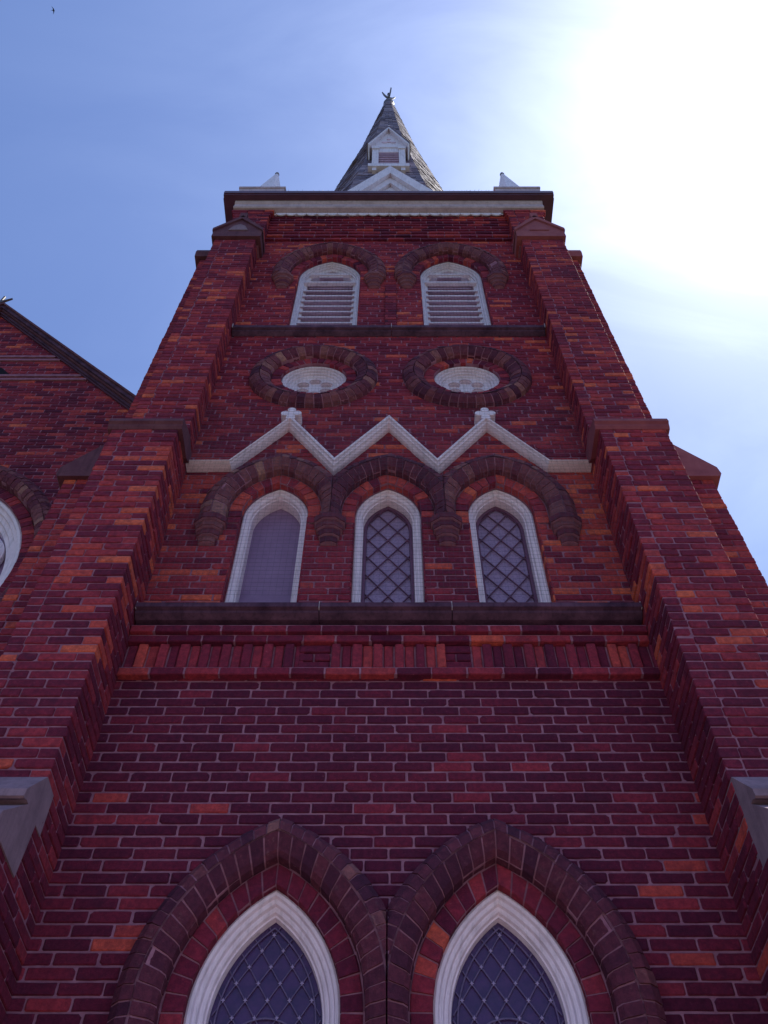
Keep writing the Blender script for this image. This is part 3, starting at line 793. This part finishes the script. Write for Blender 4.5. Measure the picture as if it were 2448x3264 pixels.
# ---- pediment on each side of the spire's foot, lucarne above it
def facing(pts, th):
    c, s = math.cos(th), math.sin(th); return [(SC[0] + (x - SC[0]) * c - (y - SC[1]) * s, SC[1] + (x - SC[0]) * s + (y - SC[1]) * c, z) for x, y, z in pts]
def rot_mb(mb, th): mb.v = facing(mb.v, th)
for f in range(4):
    th = f * math.pi / 2; cx = .025 if f == 0 else 0
    mb = MB()
    def chev(h0, zt, h1, zt1, y0, y1, mat=WW, zb=15.56):
        mb.prism([(cx - h0, zb), (cx - h1, zb), (cx, zt1), (cx + h1, zb), (cx + h0, zb), (cx, zt)], 'y', y0, y1, mat)
    mb.prism([(cx - .50, 15.56), (cx + .50, 15.56), (cx, 16.72)], 'y', 4.36, 4.42, WW)
    chev(1.0, 17.74, .78, 17.30, 4.17, 4.50); chev(.775, 17.29, .62, 16.98, 4.24, 4.50); chev(.615, 16.97, .50, 16.74, 4.30, 4.50)
    mb.prism([(cx - .96, 15.56), (cx + .96, 15.56), (cx, 17.68)], 'y', 4.501, 5.4, SLATE, .3)
    rot_mb(mb, th); mb.build('pediment', tower)
    mb = MB(); cx = 0
    yf = 4.66; zs = 19.62; ze = 21.25; za = 22.55
    for s in (-1, 1):
        mb.box(*sorted((s * .20, s * .325)), yf + .02, yf + .16, zs, 20.95, WW)           # posts
        mb.box(*sorted((s * .185, s * .34)), yf, yf + .18, 20.951, 21.15, WW)             # post heads
        mb.box(*sorted((s * .19, s * .33)), yf + .01, yf + .17, zs + .001, zs + .12, WW)
        a, b = sorted((s * .23, s * .31)); mb.box(a, b, yf - .02, 5.0, zs - .36, zs - .181, WW)    # brackets
        mb.box(*sorted((s * .27, s * .32)), yf + .161, 5.1, zs, 21.15, WW)                # cheeks
    mb.box(-.39, .39, yf - .05, 5.0, zs - .18, zs - .001, WW)
    mb.box(-.199, .199, yf + .05, yf + .14, 20.86, 21.15, WW)
    mb.prism([(-.36, 21.151), (.36, 21.151), (0, za - .12)], 'y', yf + .03, yf + .12, WW)
    luc = mb
    rot_mb(luc, th); lo = luc.build('lucarne', tower)
    mb = MB()
    for s in (-1, 1):
        mb.hull8([(s * .42, yf - .06, 21.08), (s * .39, yf - .06, 21.02), (s * .42, 5.2, 21.08), (s * .39, 5.2, 21.02), (0, yf - .06, za), (0, yf - .06, za - .16), (0, 5.3, za), (0, 5.3, za - .16)], WW)
        mb.hull8([(s * .44, yf - .07, 21.09), (s * .42, yf - .07, 21.081), (s * .44, 5.2, 21.09), (s * .42, 5.2, 21.081), (0, yf - .07, za + .05), (0, yf - .07, za + .001), (0, 5.3, za + .05), (0, 5.3, za + .001)], SLATE, .2)
    rot_mb(mb, th); mb.build('lucarne_roof', lo)
    mb = MB()
    for i in range(9):
        zz = zs + .02 + i * .14
        mb.hull8([(-.199, yf + .05, zz), (.199, yf + .05, zz), (-.199, yf + .15, zz + .10), (.199, yf + .15, zz + .10), (-.199, yf + .05, zz + .025), (.199, yf + .05, zz + .025), (-.199, yf + .15, zz + .125), (.199, yf + .15, zz + .125)], LV)
    mb.box(-.199, .199, yf + .18, yf + .20, zs, 21.1, VOID)
    rot_mb(mb, th); mb.build('louvre', lo)
    for dx, dz in ((-.085, 21.52), (.085, 21.52), (0, 21.78), (0, 21.56)):
        mb = MB()
        pts = [(dx + (.062 if dx else .045) * math.cos(a * math.pi / 7), dz + .05 * math.sin(a * math.pi / 7)) for a in range(14)]
        mb.prism(pts, 'y', yf + .015, yf + .0295, LV); rot_mb(mb, th); mb.build('carved_foil', lo)
    mb = MB(); mb.bar((0, yf - .04, za), (0, yf - .04, za + .13), .018, WW, 6)
    rot_mb(mb, th); mb.build('ridge_knob', lo)

# ================================================================== the nave
YN = 5.60; RX = -5.85; RZ = 14.96; SL = 1.125
nave = empty('church_nave', (RX, YN, 0), 'red brick nave gable with a dark sloping verge and a large round white window', 'church')
ros = Ring(-5.27, 8.66, 1.62)
w = MB()
nn = int(15.0 / BH)
def nt_(x, z): return pick((2.4, 4.5, 5, 1.3, .15)) if z > 9 else pick((2.4, 3.5, 4, 1.8, .4))
for i in range(nn):
    z = i * BH; zc = z + BH / 2
    half = (RZ - .12 - zc) / SL
    if half <= .05: break
    half = min(half, 5.1)
    xl, xr = RX - half, min(RX + half, -2.3)
    segs = [(xl, xr)]; k = (ros.r + .2) ** 2 - (zc - ros.cz) ** 2
    if k > 0: hw = math.sqrt(k); segs = [(xl, ros.cx - hw), (ros.cx + hw, xr)]
    if 12.70 < zc < 12.98:   # the pale band courses sit a touch proud
        pass
    for a, b in segs:
        if b - a < .03: continue
        row(w, (0, YN, 0), (1, 0), (0, -1), a, b, z, BH, (0 if i % 2 else BL / 2) + .02 * math.sin(i), nt_, 0, .03)
        w.box(a, b, YN + .0075, YN + .3, z, z + BH, MO)
w.build('wall', nave)
for z in (13.20, 12.62):
    mb = MB()
    for dz in (0, .105):
        h = (RZ - .26 - z - dz) / SL; mb.box(RX - h, RX + h, YN - .02, YN + .01, z + dz, z + dz + .05, MO)
    tag(mb.build('pale_band', nave), 'thin paired string band across the gable')
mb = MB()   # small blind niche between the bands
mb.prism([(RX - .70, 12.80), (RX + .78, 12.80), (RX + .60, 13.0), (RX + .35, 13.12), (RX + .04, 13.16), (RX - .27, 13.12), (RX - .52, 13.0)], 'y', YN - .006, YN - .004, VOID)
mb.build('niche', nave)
mb = MB()   # verge: stepped dark boards
cs, sn = 1 / math.hypot(1, SL), SL / math.hypot(1, SL)
def verge(mb, up0, up1, y0, y1, mat, s):
    # a board parallel to the slope between offsets up0..up1 (vertical metres below the ridge line)
    ln = 5.35
    mb.prism([(RX, RZ - up0), (RX, RZ - up1), (RX + s * ln, RZ - up1 - ln * SL), (RX + s * ln, RZ - up0 - ln * SL)], 'y', y0, y1, mat)
for s in (-1, 1):
    verge(mb, 0, .045, YN - .14, YN + .3, CAP, s); verge(mb, .046, .12, YN - .115, YN + .02, SILL, s)
    verge(mb, .121, .155, YN - .085, YN + .02, CAP, s); verge(mb, .156, .205, YN - .055, YN - .008, SILL, s); verge(mb, .206, .235, YN - .03, YN - .008, GUT, s)
tag(mb.build('verge', nave), 'dark moulded verge of the gable')
mb = MB()
for s in (-1, 1):
    verge(mb, .0, .2, YN + .301, YN + 14, SLATE, s)
mb.build('roof', nave)
mb = MB(); mb.bar((RX - .1, YN - .1, RZ - .1), (RX - .1, YN - .1, RZ + .3), .02, DMET, 8)
for s in (-1, 1):
    mb.prism([(RX - .1, RZ + .02), (RX - .1 + s * .06, RZ + .10), (RX - .1 + s * .15, RZ + .22), (RX - .1 + s * .07, RZ + .16), (RX - .1, RZ + .12)], 'y', YN - .12, YN - .09, DMET)
mb.build('finial', nave)
mb = MB()
ring_voussoirs(mb, ros, [(.13, YN + .002), (.14, YN - .08), (.19, YN - .12), (.24, YN - .13)], .085, DK, mixt(.12, .2, .6))
ring_voussoirs(mb, ros, [(.248, YN - .13), (.30, YN - .12), (.345, YN - .08), (.355, YN + .002)], .085, DK, mixt(.2, .2, .6))
ring_voussoirs(mb, ros, [(0, YN + .2), (0, YN), (.005, YN - .004), (.12, YN - .004), (.125, YN + .003)], .075, BR, lambda: pick((2, 4, 3, 1, .2)))
mb.build('hood_mould', nave)
mb = MB()
P = [(0, .2), (0, .045), (-.02, .03), (-.05, .04), (-.055, .08), (-.09, .085), (-.095, .12), (-.14, .125), (-.15, .16), (-.19, .165), (-.20, .25)]
sweep(mb, ros.pos, -1, 0, 1, 96, [(d, YN + y) for d, y in P][::-1], WH, caps=False)
rose = mb.build('rose_window', nave); tag(rose, 'large round white traceried window')
mb = MB()
def tube_ring(cx, cz, r, wd, y0):
    sweep(mb, Ring(cx, cz, r).pos, -1, 0, 1, 40, [(wd, y0 + .08), (wd, y0 + .02), (wd * .4, y0), (-wd * .4, y0), (-wd, y0 + .02), (-wd, y0 + .08)][::-1], WH, caps=False)
for i in range(8):
    a = (i + .5) * math.pi / 4; tube_ring(ros.cx + 1.02 * math.cos(a), ros.cz + 1.02 * math.sin(a), .35, .05, YN + .14); tube_ring(ros.cx + 1.02 * math.cos(a), ros.cz + 1.02 * math.sin(a), .22, .035, YN + .17)
tube_ring(ros.cx, ros.cz, .58, .05, YN + .145)
mb.build('tracery', rose)
mb = MB(); mb.lathe([(1.45, 0), (1.45, .01)], 0, 0, 48, GL_PLAIN)
mb.v = [(ros.cx + x, YN + .24 + z, ros.cz + y) for x, y, z in mb.v]; mb.build('glazing', rose)

# ================================================================== nets, spikes, bird
def net(name, label, x0, x1, z0, z1, y, sp, inside=None, wr=.0005):
    mb = MB()
    nx = int((x1 - x0) / sp); nz = int((z1 - z0) / sp)
    def run(fix, horiz, a, b):
        n = 120 if inside else 1; st = None
        if not inside:
            segs = [(a, b)]
        else:
            segs = []
            for i in range(n + 1):
                t = a + (b - a) * i / n; ok = inside(t, fix) if horiz else inside(fix, t)
                if ok and st is None: st = t
                if (not ok or i == n) and st is not None: segs.append((st, t)); st = None
        for p, q in segs:
            if q - p < .005: continue
            if horiz:
                # slight sag between fixings
                m_ = max(1, int((q - p) / .45))
                for j in range(m_):
                    u, v = p + (q - p) * j / m_, p + (q - p) * (j + 1) / m_
                    f = lambda x: fix - .004 * math.sin(x * 7 + fix * 3)
                    mb.hull8([(u, y, f(u) - wr), (u, y, f(u) + wr), (u, y + 2 * wr, f(u) - wr), (u, y + 2 * wr, f(u) + wr), (v, y, f(v) - wr), (v, y, f(v) + wr), (v, y + 2 * wr, f(v) - wr), (v, y + 2 * wr, f(v) + wr)], WIRE)
            else: mb.box(fix - wr, fix + wr, y + .0003, y + .0003 + 2 * wr, p, q, WIRE)
    for i in range(nz + 1): run(z0 + i * sp, True, x0, x1)
    for i in range(nx + 1): run(x0 + i * sp, False, z0, z1)
    o = mb.build(name); tag(o, label, 'bird net', group='bird nets on the tower'); return o
net('bird_net', 'wide square mesh bird net over the three pointed windows and the zigzag', -1.73, 1.73, 6.51, 9.32, 4.135, .045)
for A, l in zip(ocu, ('round bird net over the left roundel window', 'round bird net over the right roundel window')):
    net('bird_net', l, A.cx - .36, A.cx + .36, A.cz - .36, A.cz + .36, 4.328, .035, lambda x, z, A=A: math.hypot(x - A.cx, z - A.cz) < .36)
for A, l in zip(bel, ('bird net over the left belfry louvre window', 'bird net over the right belfry louvre window')):
    net('bird_net', l, A.cx - .39, A.cx + .39, 11.29, 13.66, 4.355, .04, lambda x, z, A=A: abs(x - A.cx) < A.half(z, -.005) and z < A.top(-.01))
mb = MB(); x = -1.55
mb.box(-1.58, 1.60, 4.0, 4.012, 15.571, 15.576, MET)
while x < 1.58:
    for s in (-1, 1):
        mb.bar((x, 4.006, 15.574), (x + s * .03 + random.uniform(-.01, .01), 4.006 - random.uniform(0, .03), 15.574 + random.uniform(.07, .12)), .0022, MET, 4)
    x += random.uniform(.05, .13)
tag(mb.build('bird_spikes'), 'row of thin metal bird spikes along the top of the tower gutter', 'bird spikes')

D = 70.0; w_ = (33 - 1632) / 2950; u_ = (170 - 1239) / 2950; p_ = R_(55)
dr = Vector((u_, math.cos(p_) + w_ * math.sin(p_), math.sin(p_) - w_ * math.cos(p_)))
bp = Vector((0, 0, 1.6)) + dr * D
bo = empty('bird', bp, 'small dark bird flying high in the blue sky left of the spire', 'bird')
bo.rotation_euler = (0, 0, 0)
mb = MB()
rad = [(0, .002), (.03, .02), (.09, .032), (.16, .03), (.24, .014), (.30, .008)]
vs = []
for d, r in rad:
    for i in range(8): vs.append((.12 - d, r * math.cos(i * math.pi / 4), r * math.sin(i * math.pi / 4)))
mb.add(vs, [(j * 8 + i, j * 8 + (i + 1) % 8, j * 8 + 8 + (i + 1) % 8, j * 8 + 8 + i) for j in range(5) for i in range(8)], BIRD)
for s in (-1, 1):
    wv = [(.07, 0, .01), (.05, s * .10, .05), (-.10, s * .30, .04), (-.03, s * .12, .04), (-.04, 0, .005)]
    mb.add(wv + [(a, b, c - .008) for a, b, c in wv], [(0, 1, 2, 3, 4), (9, 8, 7, 6, 5)] + [(i, 5 + i, 5 + (i + 1) % 5, (i + 1) % 5) for i in range(5)], BIRD)
me_o = mb.build('body'); me_o.parent = bo

# ================================================================== ground
GR = ground_mat('grass', (.035, .055, .02), (.055, .075, .028), 3); PV = ground_mat('paving', (.32, .26, .25), (.38, .31, .29), 2)
mb = MB(); mb.box(-400, 400, -400, 400, -.3, 0, GR); tag(mb.build('lawn'), kind='structure')
mb = MB(); mb.box(-9, 9, -9, 3.2, -.01, .004, PV); tag(mb.build('path'), kind='structure')
